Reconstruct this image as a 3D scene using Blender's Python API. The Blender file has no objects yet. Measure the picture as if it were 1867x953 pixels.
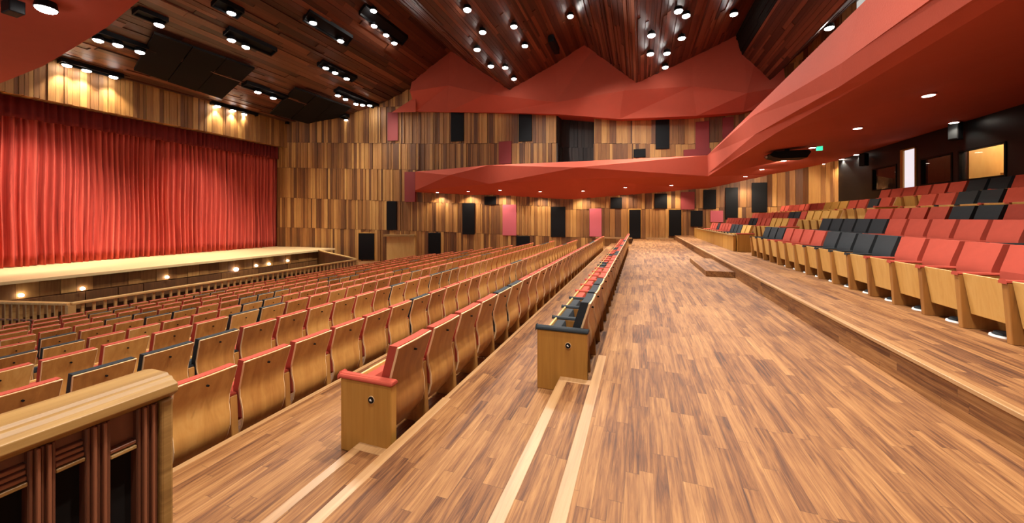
import bpy, bmesh, math, random
from mathutils import Vector
from mathutils.bvhtree import BVHTree
random.seed(7)
SC = bpy.context.scene
COL = SC.collection
PI = math.pi

# ------------------------------------------------------------------ camera
FPX, CX, HY = 660.0, 933.5, 396.0          # focal length, centre column, horizon row (frame 1867x953)
TH = math.atan(232.0 / FPX)
CT, ST = math.cos(TH), math.sin(TH)
CAMZ = 1.45
cam = bpy.data.cameras.new('camera')
cam.sensor_width = 36.0
cam.lens = FPX / 1867.0 * 36.0
cam.shift_y = -(476.5 - HY) / 1867.0
cam.clip_end = 300
camo = bpy.data.objects.new('camera', cam)
COL.objects.link(camo)
camo.location = (0, 0, CAMZ)
camo.rotation_euler = (PI / 2, 0, TH)
SC.camera = camo

# ------------------------------------------------------------------ world and exposure
SC.view_settings.view_transform = 'Standard'
SC.view_settings.look = 'None'
SC.view_settings.gamma = 1.0
SC.view_settings.use_curve_mapping = False
SC.view_settings.exposure = 0.15
W = bpy.data.worlds.new('world')
SC.world = W
W.use_nodes = True
W.node_tree.nodes['Background'].inputs[0].default_value = (1.0, 0.95, 0.88, 1)
W.node_tree.nodes['Background'].inputs[1].default_value = 0.52
LIGHT_K = 1.0


def area(name, loc, size, power, target, color=(1, 0.95, 0.88)):
    l = bpy.data.lights.new(name, 'AREA')
    l.shape = 'RECTANGLE'
    l.size, l.size_y = size
    l.energy = power
    l.color = color
    o = bpy.data.objects.new(name, l)
    COL.objects.link(o)
    o.location = loc
    o.rotation_euler = (Vector(target) - Vector(loc)).to_track_quat('-Z', 'Y').to_euler()
    return o


def spot_light(name, loc, target, power, angle, blend=0.6, color=(1, 0.93, 0.84), radius=0.15, parent=None):
    l = bpy.data.lights.new(name, 'SPOT')
    l.energy = power * LIGHT_K
    l.spot_size = math.radians(angle)
    l.spot_blend = blend
    l.color = color
    l.shadow_soft_size = radius
    o = bpy.data.objects.new(name, l)
    COL.objects.link(o)
    o.location = loc
    o.rotation_euler = (Vector(target) - Vector(loc)).to_track_quat('-Z', 'Y').to_euler()
    if parent is not None:
        o.parent = parent
        o.matrix_parent_inverse = parent.matrix_world.inverted() if False else o.matrix_parent_inverse
        o.location = Vector(loc) - parent.location
    return o


# ------------------------------------------------------------------ picture geometry helpers
def ray(px):
    r = (px - CX) / FPX
    return (r * CT - ST, r * ST + CT)


def on_X(px, py, X):
    rx, ry = ray(px)
    d = X / rx
    return Vector((X, ry * d, CAMZ + (HY - py) / FPX * d))


def on_Y(px, py, Y):
    rx, ry = ray(px)
    d = Y / ry
    return Vector((rx * d, Y, CAMZ + (HY - py) / FPX * d))


def at_D(px, py, d):
    rx, ry = ray(px)
    return Vector((rx * d, ry * d, CAMZ + (HY - py) / FPX * d))


# ------------------------------------------------------------------ mesh builder
class MB:
    def __init__(self):
        self.v, self.f, self.t = [], [], []

    def face(self, pts, tone=0.5):
        n = len(self.v)
        self.v += [tuple(p) for p in pts]
        self.f.append(tuple(range(n, n + len(pts))))
        self.t.append(tone)

    def hexa(self, p, tone=0.5):
        """p: four bottom corners then four top corners, both counter-clockwise from above"""
        n = len(self.v)
        self.v += [tuple(q) for q in p]
        for q in ((3, 2, 1, 0), (4, 5, 6, 7), (0, 1, 5, 4), (1, 2, 6, 5), (2, 3, 7, 6), (3, 0, 4, 7)):
            self.f.append(tuple(n + k for k in q))
            self.t.append(tone)

    def box(self, x0, x1, y0, y1, z0, z1, tone=0.5):
        self.hexa([(x0, y0, z0), (x1, y0, z0), (x1, y1, z0), (x0, y1, z0),
                   (x0, y0, z1), (x1, y0, z1), (x1, y1, z1), (x0, y1, z1)], tone)

    def prism(self, prof, y0, y1, tone=0.5):
        """closed (x, z) outline extruded along y"""
        n, k = len(self.v), len(prof)
        self.v += [(x, y0, z) for x, z in prof] + [(x, y1, z) for x, z in prof]
        for i in range(k):
            j = (i + 1) % k
            self.f.append((n + i, n + j, n + k + j, n + k + i))
            self.t.append(tone)
        self.f.append(tuple(n + i for i in reversed(range(k))))
        self.f.append(tuple(n + k + i for i in range(k)))
        self.t += [tone, tone]

    def tube(self, a, b, r, r2=None, seg=16, tone=0.5):
        a, b = Vector(a), Vector(b)
        r2 = r if r2 is None else r2
        q = (b - a).to_track_quat('Z', 'Y')
        n = len(self.v)
        for p, rr in ((a, r), (b, r2)):
            for i in range(seg):
                w = 2 * PI * i / seg
                self.v.append(tuple(p + q @ Vector((rr * math.cos(w), rr * math.sin(w), 0))))
        for i in range(seg):
            j = (i + 1) % seg
            self.f.append((n + i, n + j, n + seg + j, n + seg + i))
            self.t.append(tone)
        self.f.append(tuple(n + i for i in reversed(range(seg))))
        self.f.append(tuple(n + seg + i for i in range(seg)))
        self.t += [tone, tone]

    def build(self, name, mat, parent=None, bevel=0.0, smooth=False, seg=2):
        me = bpy.data.meshes.new(name)
        me.from_pydata(self.v, [], self.f)
        at = me.attributes.new('tone', 'FLOAT', 'FACE')
        at.data.foreach_set('value', self.t)
        bm = bmesh.new()
        bm.from_mesh(me)
        if bevel:
            bmesh.ops.remove_doubles(bm, verts=bm.verts, dist=1e-5)
            ed = [e for e in bm.edges if len(e.link_faces) == 2 and e.calc_face_angle(0) > 0.7]
            bmesh.ops.bevel(bm, geom=ed, offset=bevel, segments=seg, profile=0.5, affect='EDGES', clamp_overlap=True)
        bmesh.ops.recalc_face_normals(bm, faces=bm.faces)
        bm.to_mesh(me)
        bm.free()
        if smooth:
            me.shade_smooth()
            me.set_sharp_from_angle(angle=math.radians(38))
        me.materials.append(mat)
        o = bpy.data.objects.new(name, me)
        COL.objects.link(o)
        if parent is not None:
            o.parent = parent
        return o


def struct(o):
    o['kind'] = 'structure'
    return o


def tag(o, label, cat, group=None):
    o['label'] = label
    o['category'] = cat
    if group:
        o['group'] = group
    return o


def thing(name, label, cat, loc=(0, 0, 0), rz=0, group=None):
    o = bpy.data.objects.new(name, None)
    COL.objects.link(o)
    o.empty_display_size = 0.1
    o.location = loc
    o.rotation_euler = (0, 0, rz)
    return tag(o, label, cat, group)


def copy_tree(o, parent=None):
    q = o.copy()
    COL.objects.link(q)
    q.parent = parent
    for ch in o.children:
        copy_tree(ch, q)
    return q


# ------------------------------------------------------------------ materials
def nmat(name):
    m = bpy.data.materials.new(name)
    m.use_nodes = True
    nt = m.node_tree
    return m, nt, nt.nodes, nt.links, nt.nodes['Principled BSDF']


def plain(name, col, rough=0.6, metal=0.0, noise=0.0, nscale=4.0, bump=0.0, bscale=300.0, spec=0.5, sheen=0.0):
    m, nt, N, L, B = nmat(name)
    B.inputs['Base Color'].default_value = (*col, 1)
    B.inputs['Roughness'].default_value = rough
    B.inputs['Metallic'].default_value = metal
    B.inputs['Specular IOR Level'].default_value = spec
    if sheen:
        B.inputs['Sheen Weight'].default_value = sheen
    tc = N.new('ShaderNodeTexCoord')
    if noise:
        nz = N.new('ShaderNodeTexNoise')
        nz.inputs['Scale'].default_value = nscale
        nz.inputs['Detail'].default_value = 5
        L.new(tc.outputs['Object'], nz.inputs['Vector'])
        mr = N.new('ShaderNodeMapRange')
        mr.inputs[3].default_value = 1 - noise
        mr.inputs[4].default_value = 1 + noise
        L.new(nz.outputs['Fac'], mr.inputs[0])
        mx = N.new('ShaderNodeVectorMath')
        mx.operation = 'SCALE'
        mx.inputs[0].default_value = col
        L.new(mr.outputs[0], mx.inputs['Scale'])
        L.new(mx.outputs[0], B.inputs['Base Color'])
    if bump:
        n2 = N.new('ShaderNodeTexNoise')
        n2.inputs['Scale'].default_value = bscale
        n2.inputs['Detail'].default_value = 3
        L.new(tc.outputs['Object'], n2.inputs['Vector'])
        bp = N.new('ShaderNodeBump')
        bp.inputs['Strength'].default_value = bump
        bp.inputs['Distance'].default_value = 0.01
        L.new(n2.outputs['Fac'], bp.inputs['Height'])
        L.new(bp.outputs[0], B.inputs['Normal'])
    return m


def emit(name, col, k):
    m, nt, N, L, B = nmat(name)
    B.inputs['Base Color'].default_value = (*col, 1)
    B.inputs['Emission Color'].default_value = (*col, 1)
    B.inputs['Emission Strength'].default_value = k
    return m


def ramp_node(N, stops):
    r = N.new('ShaderNodeValToRGB')
    e = r.color_ramp.elements
    while len(e) < len(stops):
        e.new(0.5)
    for el, (p, cc) in zip(e, stops):
        el.position = p
        el.color = (*cc, 1)
    return r


def wood(name, stops, axis='Z', rough=0.5, tone=0.6, fine=14.0, stretch=0.05, rnd=0.0, bump=0.15):
    """grain runs along AXIS; the board's own tone comes from the face attribute"""
    m, nt, N, L, B = nmat(name)
    tc = N.new('ShaderNodeTexCoord')
    mp = N.new('ShaderNodeMapping')
    sc = [fine, fine, fine]
    sc['XYZ'.index(axis)] = fine * stretch
    mp.inputs['Scale'].default_value = sc
    L.new(tc.outputs['Object'], mp.inputs['Vector'])
    at = N.new('ShaderNodeAttribute')
    at.attribute_name = 'tone'
    oi = N.new('ShaderNodeObjectInfo')
    sh = N.new('ShaderNodeMath')
    sh.operation = 'ADD'
    L.new(at.outputs['Fac'], sh.inputs[0])
    L.new(oi.outputs['Random'], sh.inputs[1])
    nz = N.new('ShaderNodeTexNoise')
    nz.noise_dimensions = '4D'
    nz.inputs['Scale'].default_value = 1.0
    nz.inputs['Detail'].default_value = 6
    nz.inputs['Roughness'].default_value = 0.65
    nz.inputs['Distortion'].default_value = 0.6
    L.new(mp.outputs[0], nz.inputs['Vector'])
    ml = N.new('ShaderNodeMath')
    ml.operation = 'MULTIPLY'
    ml.inputs[1].default_value = 37.0
    L.new(sh.outputs[0], ml.inputs[0])
    L.new(ml.outputs[0], nz.inputs['W'])
    # fac = tone*a + noise*(1-a) (+ random)
    a = N.new('ShaderNodeMath')
    a.operation = 'MULTIPLY'
    a.inputs[1].default_value = tone
    L.new(at.outputs['Fac'], a.inputs[0])
    b = N.new('ShaderNodeMath')
    b.operation = 'MULTIPLY_ADD'
    b.inputs[1].default_value = 1 - tone
    L.new(nz.outputs['Fac'], b.inputs[0])
    L.new(a.outputs[0], b.inputs[2])
    r2 = N.new('ShaderNodeMath')
    r2.operation = 'MULTIPLY_ADD'
    r2.inputs[1].default_value = rnd
    L.new(oi.outputs['Random'], r2.inputs[0])
    L.new(b.outputs[0], r2.inputs[2])
    r3 = N.new('ShaderNodeMath')
    r3.operation = 'SUBTRACT'
    r3.inputs[1].default_value = rnd / 2
    L.new(r2.outputs[0], r3.inputs[0])
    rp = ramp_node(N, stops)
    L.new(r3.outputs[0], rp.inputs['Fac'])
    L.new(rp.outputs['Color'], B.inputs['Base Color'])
    B.inputs['Roughness'].default_value = rough
    if bump:
        bp = N.new('ShaderNodeBump')
        bp.inputs['Strength'].default_value = bump
        bp.inputs['Distance'].default_value = 0.005
        L.new(nz.outputs['Fac'], bp.inputs['Height'])
        L.new(bp.outputs[0], B.inputs['Normal'])
    return m


def parquet(name, stops, w=0.075, ln=0.6, rough=0.38):
    """strips along Y, width w in X (or Z on risers), random lengths"""
    m, nt, N, L, B = nmat(name)

    def math_(op, a, b=None, c=None):
        n = N.new('ShaderNodeMath')
        n.operation = op
        for i, q in enumerate((a, b, c)):
            if q is None:
                continue
            if isinstance(q, (int, float)):
                n.inputs[i].default_value = q
            else:
                L.new(q, n.inputs[i])
        return n.outputs[0]
    tc = N.new('ShaderNodeTexCoord')
    sp = N.new('ShaderNodeSeparateXYZ')
    L.new(tc.outputs['Object'], sp.inputs[0])
    across = math_('ADD', sp.outputs['X'], sp.outputs['Z'])
    u = math_('DIVIDE', across, w)
    iu = math_('FLOOR', u)
    wn = N.new('ShaderNodeTexWhiteNoise')
    wn.noise_dimensions = '1D'
    L.new(iu, wn.inputs['W'])
    v = math_('ADD', math_('DIVIDE', sp.outputs['Y'], ln), math_('MULTIPLY', wn.outputs['Value'], 19.0))
    iv = math_('FLOOR', v)
    cb = N.new('ShaderNodeCombineXYZ')
    L.new(iu, cb.inputs[0])
    L.new(iv, cb.inputs[1])
    w2 = N.new('ShaderNodeTexWhiteNoise')
    w2.noise_dimensions = '2D'
    L.new(cb.outputs[0], w2.inputs['Vector'])
    mp = N.new('ShaderNodeMapping')
    mp.inputs['Scale'].default_value = (42, 2.2, 42)
    B.inputs['Specular IOR Level'].default_value = 0.3
    L.new(tc.outputs['Object'], mp.inputs['Vector'])
    nz = N.new('ShaderNodeTexNoise')
    nz.noise_dimensions = '4D'
    nz.inputs['Detail'].default_value = 7
    nz.inputs['Roughness'].default_value = 0.65
    nz.inputs['Distortion'].default_value = 0.8
    nz.inputs['Scale'].default_value = 1.0
    L.new(mp.outputs[0], nz.inputs['Vector'])
    L.new(math_('MULTIPLY', w2.outputs['Value'], 11.0), nz.inputs['W'])
    big = N.new('ShaderNodeTexNoise')
    big.inputs['Scale'].default_value = 0.9
    big.inputs['Detail'].default_value = 4
    L.new(tc.outputs['Object'], big.inputs['Vector'])
    f = math_('MULTIPLY', w2.outputs['Value'], 0.22)
    f = math_('MULTIPLY_ADD', nz.outputs['Fac'], 1.05, f)
    f = math_('MULTIPLY_ADD', big.outputs['Fac'], 0.42, f)
    f = math_('SUBTRACT', f, 0.37)
    rp = ramp_node(N, stops)
    L.new(f, rp.inputs['Fac'])
    # thin dark joints
    fu = math_('FRACT', u)
    fv = math_('FRACT', v)
    ju = math_('GREATER_THAN', math_('MINIMUM', fu, math_('SUBTRACT', 1.0, fu)), 0.014)
    jv = math_('GREATER_THAN', math_('MINIMUM', fv, math_('SUBTRACT', 1.0, fv)), 0.0025)
    j = math_('MULTIPLY_ADD', math_('MULTIPLY', ju, jv), 0.4, 0.6)
    vm = N.new('ShaderNodeVectorMath')
    vm.operation = 'SCALE'
    L.new(rp.outputs['Color'], vm.inputs[0])
    L.new(j, vm.inputs['Scale'])
    L.new(vm.outputs[0], B.inputs['Base Color'])
    L.new(math_('MULTIPLY_ADD', nz.outputs['Fac'], 0.25, rough - 0.1), B.inputs['Roughness'])
    bp = N.new('ShaderNodeBump')
    bp.inputs['Strength'].default_value = 0.12
    bp.inputs['Distance'].default_value = 0.004
    L.new(nz.outputs['Fac'], bp.inputs['Height'])
    L.new(bp.outputs[0], B.inputs['Normal'])
    return m


M = {}
M['floor'] = parquet('parquet', [(0.20, (0.048, 0.015, 0.005)), (0.36, (0.145, 0.053, 0.016)), (0.50, (0.245, 0.103, 0.032)), (0.66, (0.345, 0.162, 0.054)), (0.86, (0.50, 0.28, 0.115))], 0.075, 0.75, 0.6)
M['wall'] = wood('wall_boards', [(0.10, (0.035, 0.012, 0.004)), (0.32, (0.14, 0.052, 0.014)), (0.56, (0.33, 0.145, 0.037)), (0.85, (0.60, 0.33, 0.095))], 'Z', 0.55, 0.55, 12, 0.06)
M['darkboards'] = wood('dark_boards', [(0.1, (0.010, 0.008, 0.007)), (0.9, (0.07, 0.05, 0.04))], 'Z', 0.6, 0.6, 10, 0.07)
M['ceil'] = wood('ceiling_boards', [(0.10, (0.018, 0.007, 0.004)), (0.38, (0.065, 0.020, 0.010)), (0.62, (0.13, 0.040, 0.018)), (0.88, (0.24, 0.085, 0.042))], 'Y', 0.42, 0.6, 9, 0.06)
M['seatwood'] = wood('seat_plywood', [(0.15, (0.25, 0.09, 0.021)), (0.42, (0.40, 0.17, 0.038)), (0.62, (0.52, 0.255, 0.062)), (0.9, (0.66, 0.38, 0.12))], 'Z', 0.45, 0.2, 11, 0.05, rnd=0.42, bump=0.04)
M['endwood'] = wood('end_panel_wood', [(0.2, (0.34, 0.145, 0.024)), (0.5, (0.47, 0.225, 0.040)), (0.8, (0.58, 0.31, 0.07))], 'Z', 0.4, 0.2, 18, 0.04, rnd=0.2, bump=0.03)
M['underwood'] = wood('seat_underside_wood', [(0.2, (0.46, 0.225, 0.045)), (0.5, (0.60, 0.33, 0.085)), (0.8, (0.70, 0.43, 0.14))], 'Z', 0.45, 0.2, 16, 0.05, rnd=0.2, bump=0.03)
M['armwood'] = wood('arm_panel_wood', [(0.2, (0.22, 0.085, 0.02)), (0.5, (0.36, 0.155, 0.034)), (0.8, (0.47, 0.23, 0.06))], 'Z', 0.45, 0.2, 16, 0.05, rnd=0.2, bump=0.03)
M['edge'] = plain('ply_edge', (0.80, 0.55, 0.30), 0.5)
M['oak'] = wood('oak_rail', [(0.25, (0.13, 0.058, 0.014)), (0.5, (0.28, 0.148, 0.038)), (0.75, (0.43, 0.255, 0.08))], 'Y', 0.5, 0.2, 20, 0.04)
M['railwood'] = wood('rail_wood', [(0.25, (0.36, 0.18, 0.05)), (0.5, (0.58, 0.34, 0.11)), (0.75, (0.72, 0.47, 0.19))], 'Y', 0.5, 0.2, 16, 0.04)  # oak made paler in its colour, in place of light on the rail
M['stagefloor'] = plain('stage_floor', (0.76, 0.53, 0.26), 0.5, noise=0.08)
M['fluted'] = wood('fluted_wood', [(0.2, (0.075, 0.022, 0.010)), (0.6, (0.19, 0.062, 0.028)), (0.9, (0.30, 0.11, 0.05))], 'Z', 0.45, 0.6, 14, 0.05)
M['nosing'] = wood('nosing_wood', [(0.3, (0.26, 0.125, 0.048)), (0.5, (0.39, 0.21, 0.085)), (0.7, (0.50, 0.30, 0.14))], 'Y', 0.4, 0.2, 22, 0.04)
M['red'] = plain('red_fabric', (0.43, 0.070, 0.042), 0.9, noise=0.12, nscale=9, bump=0.2, bscale=400, spec=0.2)
M['darkcloth'] = plain('charcoal_fabric', (0.020, 0.024, 0.028), 0.85, noise=0.15, nscale=9, bump=0.2, bscale=400, spec=0.3)
M['ochre'] = plain('ochre_fabric', (0.50, 0.27, 0.05), 0.8, noise=0.12, nscale=9)
M['redpaint'] = plain('red_plaster', (0.47, 0.088, 0.052), 0.85, noise=0.06, nscale=2, bump=0.2, bscale=40, spec=0.2)
M['curtain'] = wood('curtain_velvet', [(0.28, (0.12, 0.010, 0.008)), (0.42, (0.44, 0.050, 0.032)), (0.6, (0.62, 0.095, 0.06)), (0.75, (0.72, 0.14, 0.09))], 'Z', 0.95, 0.0, 7, 0.03, bump=0.3)  # dark vertical streaks put the shade between folds into the colour
M['valance'] = plain('valance_velvet', (0.15, 0.014, 0.012), 0.9, noise=0.2, nscale=2, spec=0.2)  # shade above the curtain put into this darker red
M['black'] = plain('black_panel', (0.005, 0.005, 0.006), 0.5, spec=0.15)
M['mattblack'] = plain('matt_black_panel', (0.012, 0.010, 0.009), 0.95, spec=0.1)
M['blackwall'] = plain('black_gloss_wall', (0.005, 0.006, 0.007), 0.4, spec=0.35)
M['pink'] = plain('rose_panel', (0.50, 0.10, 0.13), 0.8)
M['maroon'] = plain('maroon_panel', (0.25, 0.035, 0.035), 0.8)
M['ply'] = wood('pale_plywood', [(0.2, (0.50, 0.27, 0.07)), (0.8, (0.72, 0.46, 0.16))], 'Z', 0.5, 0.2, 5, 0.2)
M['metal'] = plain('brushed_metal', (0.5, 0.5, 0.5), 0.3, 1.0)
M['white'] = plain('white_paint', (0.8, 0.8, 0.8), 0.5)
M['whiteleaf'] = plain('white_door_leaf', (0.9, 0.9, 0.92), 0.5)
M['lamp'] = emit('lamp_lens', (1.0, 0.96, 0.9), 40.0)
M['lampwarm'] = emit('downlight_lens', (1.0, 0.88, 0.75), 14.0)
M['green'] = emit('green_sign', (0.05, 0.8, 0.4), 1.2)
M['leafglow'] = emit('glowing_door_leaf', (0.85, 0.85, 0.92), 0.8)  # makes the white door leaf glow in place of light falling on it
mg, nt, N, L, B = nmat('glass')
B.inputs['Base Color'].default_value = (0.9, 0.9, 0.9, 1)
B.inputs['Transmission Weight'].default_value = 1.0
B.inputs['Roughness'].default_value = 0.02
B.inputs['IOR'].default_value = 1.3
M['glass'] = mg

# ================================================================== SETTING
# ---- floor: main level, then the tiers falling to the left, then the tiers rising to the right
TIERS = [(-0.38, -0.30), (-1.78, -0.50), (-3.40, -0.80), (-4.75, -0.887), (-6.10, -1.035), (-7.50, -1.23), (-8.90, -1.40),
         (-10.30, -1.58), (-11.70, -1.755), (-13.00, -1.91), (-14.20, -2.04)]
Y0, Y1 = -5.0, 27.5
mb = MB()
mb.box(-0.38, 2.17, Y0, Y1, -0.6, 0.0)
struct(mb.build('floor', M['floor']))
mb = MB()
for i, (x, z) in enumerate(TIERS):
    xn = TIERS[i + 1][0] if i + 1 < len(TIERS) else -15.4
    mb.box(xn, x, Y0, Y1, z - 0.6, z)
mb.box(-15.62, -15.4, Y0, 17.05, -3.6, -2.05)
for pl in ([(-15.62, 17.05), (-15.4, 17.05), (-15.4, Y1), (-15.62, Y1)], [(-16.6, 17.6), (-15.62, 17.05), (-15.62, Y1), (-16.6, Y1)],
           [(-17.9, 18.3), (-16.6, 17.6), (-16.6, Y1), (-17.9, Y1)], [(-19.5, 19.1), (-17.9, 18.3), (-17.9, Y1), (-19.5, Y1)],
           [(-22.9, 21.0), (-19.5, 19.1), (-19.5, Y1), (-22.9, Y1)], [(-30, 21.6), (-22.9, 21.6), (-22.9, Y1), (-30, Y1)]):
    mb.hexa([(x, y, -3.6) for x, y in pl] + [(x, y, -2.05) for x, y in pl])
struct(mb.build('floor', M['floor']))
RT = [(2.17, 0.27), (3.86, 0.52), (4.98, 0.77), (6.12, 1.15), (7.38, 1.50), (8.2, 1.93)]
mb = MB()
for i, (x, z) in enumerate(RT):
    xn = RT[i + 1][0] if i + 1 < len(RT) else 9.6
    mb.box(x, xn, Y0, Y1, -0.6, z)
struct(mb.build('floor', M['floor']))

mb = MB()
mb.box(-23.2, -15.6, Y0, 21.5, -3.7, -3.4)
struct(mb.build('floor', M['mattblack']))  # coloured black to put the deep pit's darkness into the floor
# ---- steps in the aisle and light nosings
mb = MB()
mb.box(-0.745, -0.38, Y0, 3.60, -0.32, -0.15)
struct(mb.build('step', M['floor']))
mb = MB()
mb.box(-2.165, -1.78, Y0, 2.40, -0.52, -0.40)
struct(mb.build('step', M['floor']))
mb = MB()
mb.box(-3.9, -3.40, Y0, 1.2, -0.82, -0.65)
struct(mb.build('step', M['floor']))
for n_, (x0, x1, ya, yb, z) in enumerate([(-0.405, -0.325, Y0, 3.9, 0.0), (-0.75, -0.665, Y0, 3.50, -0.15), (-0.75, -0.40, 3.50, 3.605, -0.15),
                                          (-1.80, -1.715, Y0, 3.1, -0.30), (-2.17, -2.09, Y0, 2.31, -0.40), (-2.17, -1.80, 2.31, 2.405, -0.40),
                                          (-3.42, -3.36, Y0, 22.0, -0.50), (-1.79, -1.745, 3.1, 22.0, -0.30), (2.15, 2.215, Y0, 24.5, 0.27)]):
    mb = MB()
    mb.box(x0, x1, ya, yb, z - 0.03, z + 0.003)
    struct(mb.build('trim_%d' % (n_ + 1), M['nosing'], bevel=0.004))

# ---- far wall
WALL = [(-28.6, 22.1), (-15.8, 24.4), (-5.6, 25.5), (3.0, 26.0), (7.3, 25.7), (8.6, 24.3), (9.4, 22.2)]


def wall_hit(px):
    rx, ry = ray(px)
    for (xa, ya), (xb, yb) in zip(WALL[:-1], WALL[1:]):
        dx, dy = xb - xa, yb - ya
        den = rx * dy - ry * dx
        if abs(den) < 1e-9:
            continue
        d = (xa * dy - ya * dx) / den
        t = ((rx * d - xa) / dx) if abs(dx) > abs(dy) else ((ry * d - ya) / dy)
        if -1e-6 <= t <= 1 + 1e-6 and d > 0:
            return d, (xa, ya), (xb, yb)
    return 26.0, WALL[2], WALL[3]


def lerp_tab(tab, x):
    if x <= tab[0][0]:
        return tab[0][1]
    for (a, va), (b, vb) in zip(tab[:-1], tab[1:]):
        if x <= b:
            return va + (vb - va) * (x - a) / (b - a)
    return tab[-1][1]


L1 = [(-28, 7.70), (-5.6, 6.75), (3, 6.2)]
L2 = [(-28, 5.60), (-15, 5.1), (-5.6, 4.9), (3, 4.9)]
L3 = [(-28, 3.10), (-15, 2.6), (0, 2.0), (9.4, 2.1)]
L4 = [(-28, 0.62), (-15, 0.35), (-5, 0.05), (-0.4, 0.0), (9.4, 0.0)]


def bands(x):
    b = [-2.7, lerp_tab(L4, x), lerp_tab(L3, x), lerp_tab(L2, x), lerp_tab(L1, x), 10.2, 14.5]
    if x > -0.4:
        b = b[1:]
    return b


def plank_wall(mb, pts, w0=0.11, w1=0.30, dmax=0.09, bandf=bands, tones=(0.05, 0.95)):
    for (xa, ya), (xb, yb) in zip(pts[:-1], pts[1:]):
        ln = math.hypot(xb - xa, yb - ya)
        ux, uy = (xb - xa) / ln, (yb - ya) / ln
        nx, ny = uy, -ux                       # towards the camera
        for lev in range(len(bandf(xa + 1e-3)) - 1):
            t = 0.0
            while t < ln:
                w = random.uniform(w0, w1)
                e = min(ln, t + w)
                if ln - e < 0.1:
                    e = ln
                d = random.choice([0.02, 0.035, 0.05, 0.07, dmax])
                x_m = xa + ux * (t + e) / 2
                bs = bandf(x_m)
                if lev + 1 >= len(bs):
                    t = e
                    continue
                za, zb = bs[lev] + 0.01, bs[lev + 1] - 0.01
                g = 0.008
                p0 = (xa + ux * (t + g), ya + uy * (t + g))
                p1 = (xa + ux * (e - g), ya + uy * (e - g))
                q = [(p0[0] + nx * d, p0[1] + ny * d), (p1[0] + nx * d, p1[1] + ny * d), p1, p0]
                mb.hexa([(a, b, za) for a, b in q] + [(a, b, zb) for a, b in q], random.uniform(*tones))
                t = e
        # backing
        mb.face([(xa, ya, -2.7), (xb, yb, -2.7), (xb, yb, 14.5), (xa, ya, 14.5)], 0.0)


mb = MB()
plank_wall(mb, [(-28.6, 22.1), (-15.8, 24.4), (-5.6, 25.5)])
struct(mb.build('wall_back', M['wall']))
mb = MB()
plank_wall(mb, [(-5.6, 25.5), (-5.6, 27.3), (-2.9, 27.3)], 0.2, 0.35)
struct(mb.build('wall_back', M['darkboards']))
mb = MB()
plank_wall(mb, [(-5.6, 25.52), (-2.9, 25.66)], 0.16, 0.4, bandf=lambda x: [-2.7, lerp_tab(L4, x), 2.0, 3.9])
mb.v = [(a, b, min(z, 3.9)) for a, b, z in mb.v]
mb.box(-5.6, -2.9, 25.66, 27.3, 3.8, 3.9, .0)
struct(mb.build('wall_back', M['wall']))
mb = MB()
for xa, xb in ((-2.85, -0.45), (0.45, 2.1)):
    ya = 25.64 + (xa + 2.9) * .061
    mb.box(xa, xb, ya - .2, ya - .1, 0.001, .10)
struct(mb.build('baseboard_back', M['nosing']))
mb = MB()
plank_wall(mb, [(-2.9, 27.0), (-2.9, 25.64), (3.0, 26.0), (7.3, 25.7), (8.6, 24.3), (9.4, 22.2), (9.9, 22.0)], 0.16, 0.45)
struct(mb.build('wall_back', M['wall']))

# ---- proscenium wall (left): header above the curtain, stage, curtain
mb = MB()


def header_bands(_):
    return [7.25, 10.2]


y = 2.0
while y < 22.4:
    w = random.uniform(0.11, 0.32)
    d = random.choice([0.0, 0.02, 0.04, 0.06])
    mb.box(-28.0, -27.7 + d, y, min(y + w - 0.015, 22.5), 7.25 + random.choice([0, 0, 0.02]), 10.3, random.uniform(0.2, 0.95))
    y += w
mb.box(-28.6, -27.98, 2.0, 22.5, 7.3, 10.3, 0.1)
struct(mb.build('wall_left', M['wall']))
mb = MB()
mb.box(-30.6, -30.4, 2.0, 24.0, -2.6, 10.3)
mb.box(-30.5, -27.9, 22.6, 23.2, -2.6, 10.3)
struct(mb.build('wall_left', M['black']))

mb = MB()
mb.box(-30.4, -22.75, 2.0, 22.45, -1.12, -1.0)
struct(mb.build('floor', M['stagefloor']))
mb = MB()
y = 2.0
while y < 21.2:
    w = random.uniform(0.3, 0.6)
    mb.box(-23.1, -22.95 + random.choice([0, .02, .04]), y, y + w - 0.012, -1.75, -1.12, random.uniform(0.35, 0.95))
    y += w
mb.box(-23.1, -22.98, 2.0, 21.2, -3.5, -1.75, 0.1)
y = 2.0
while y < 21.2:
    w = random.uniform(0.9, 2.2)
    mb.box(-23.0, -22.90, y, y + w - 0.03, -2.5, -1.80, random.uniform(0.0, 0.3))
    y += w
struct(mb.build('wall_left', M['wall']))


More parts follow.
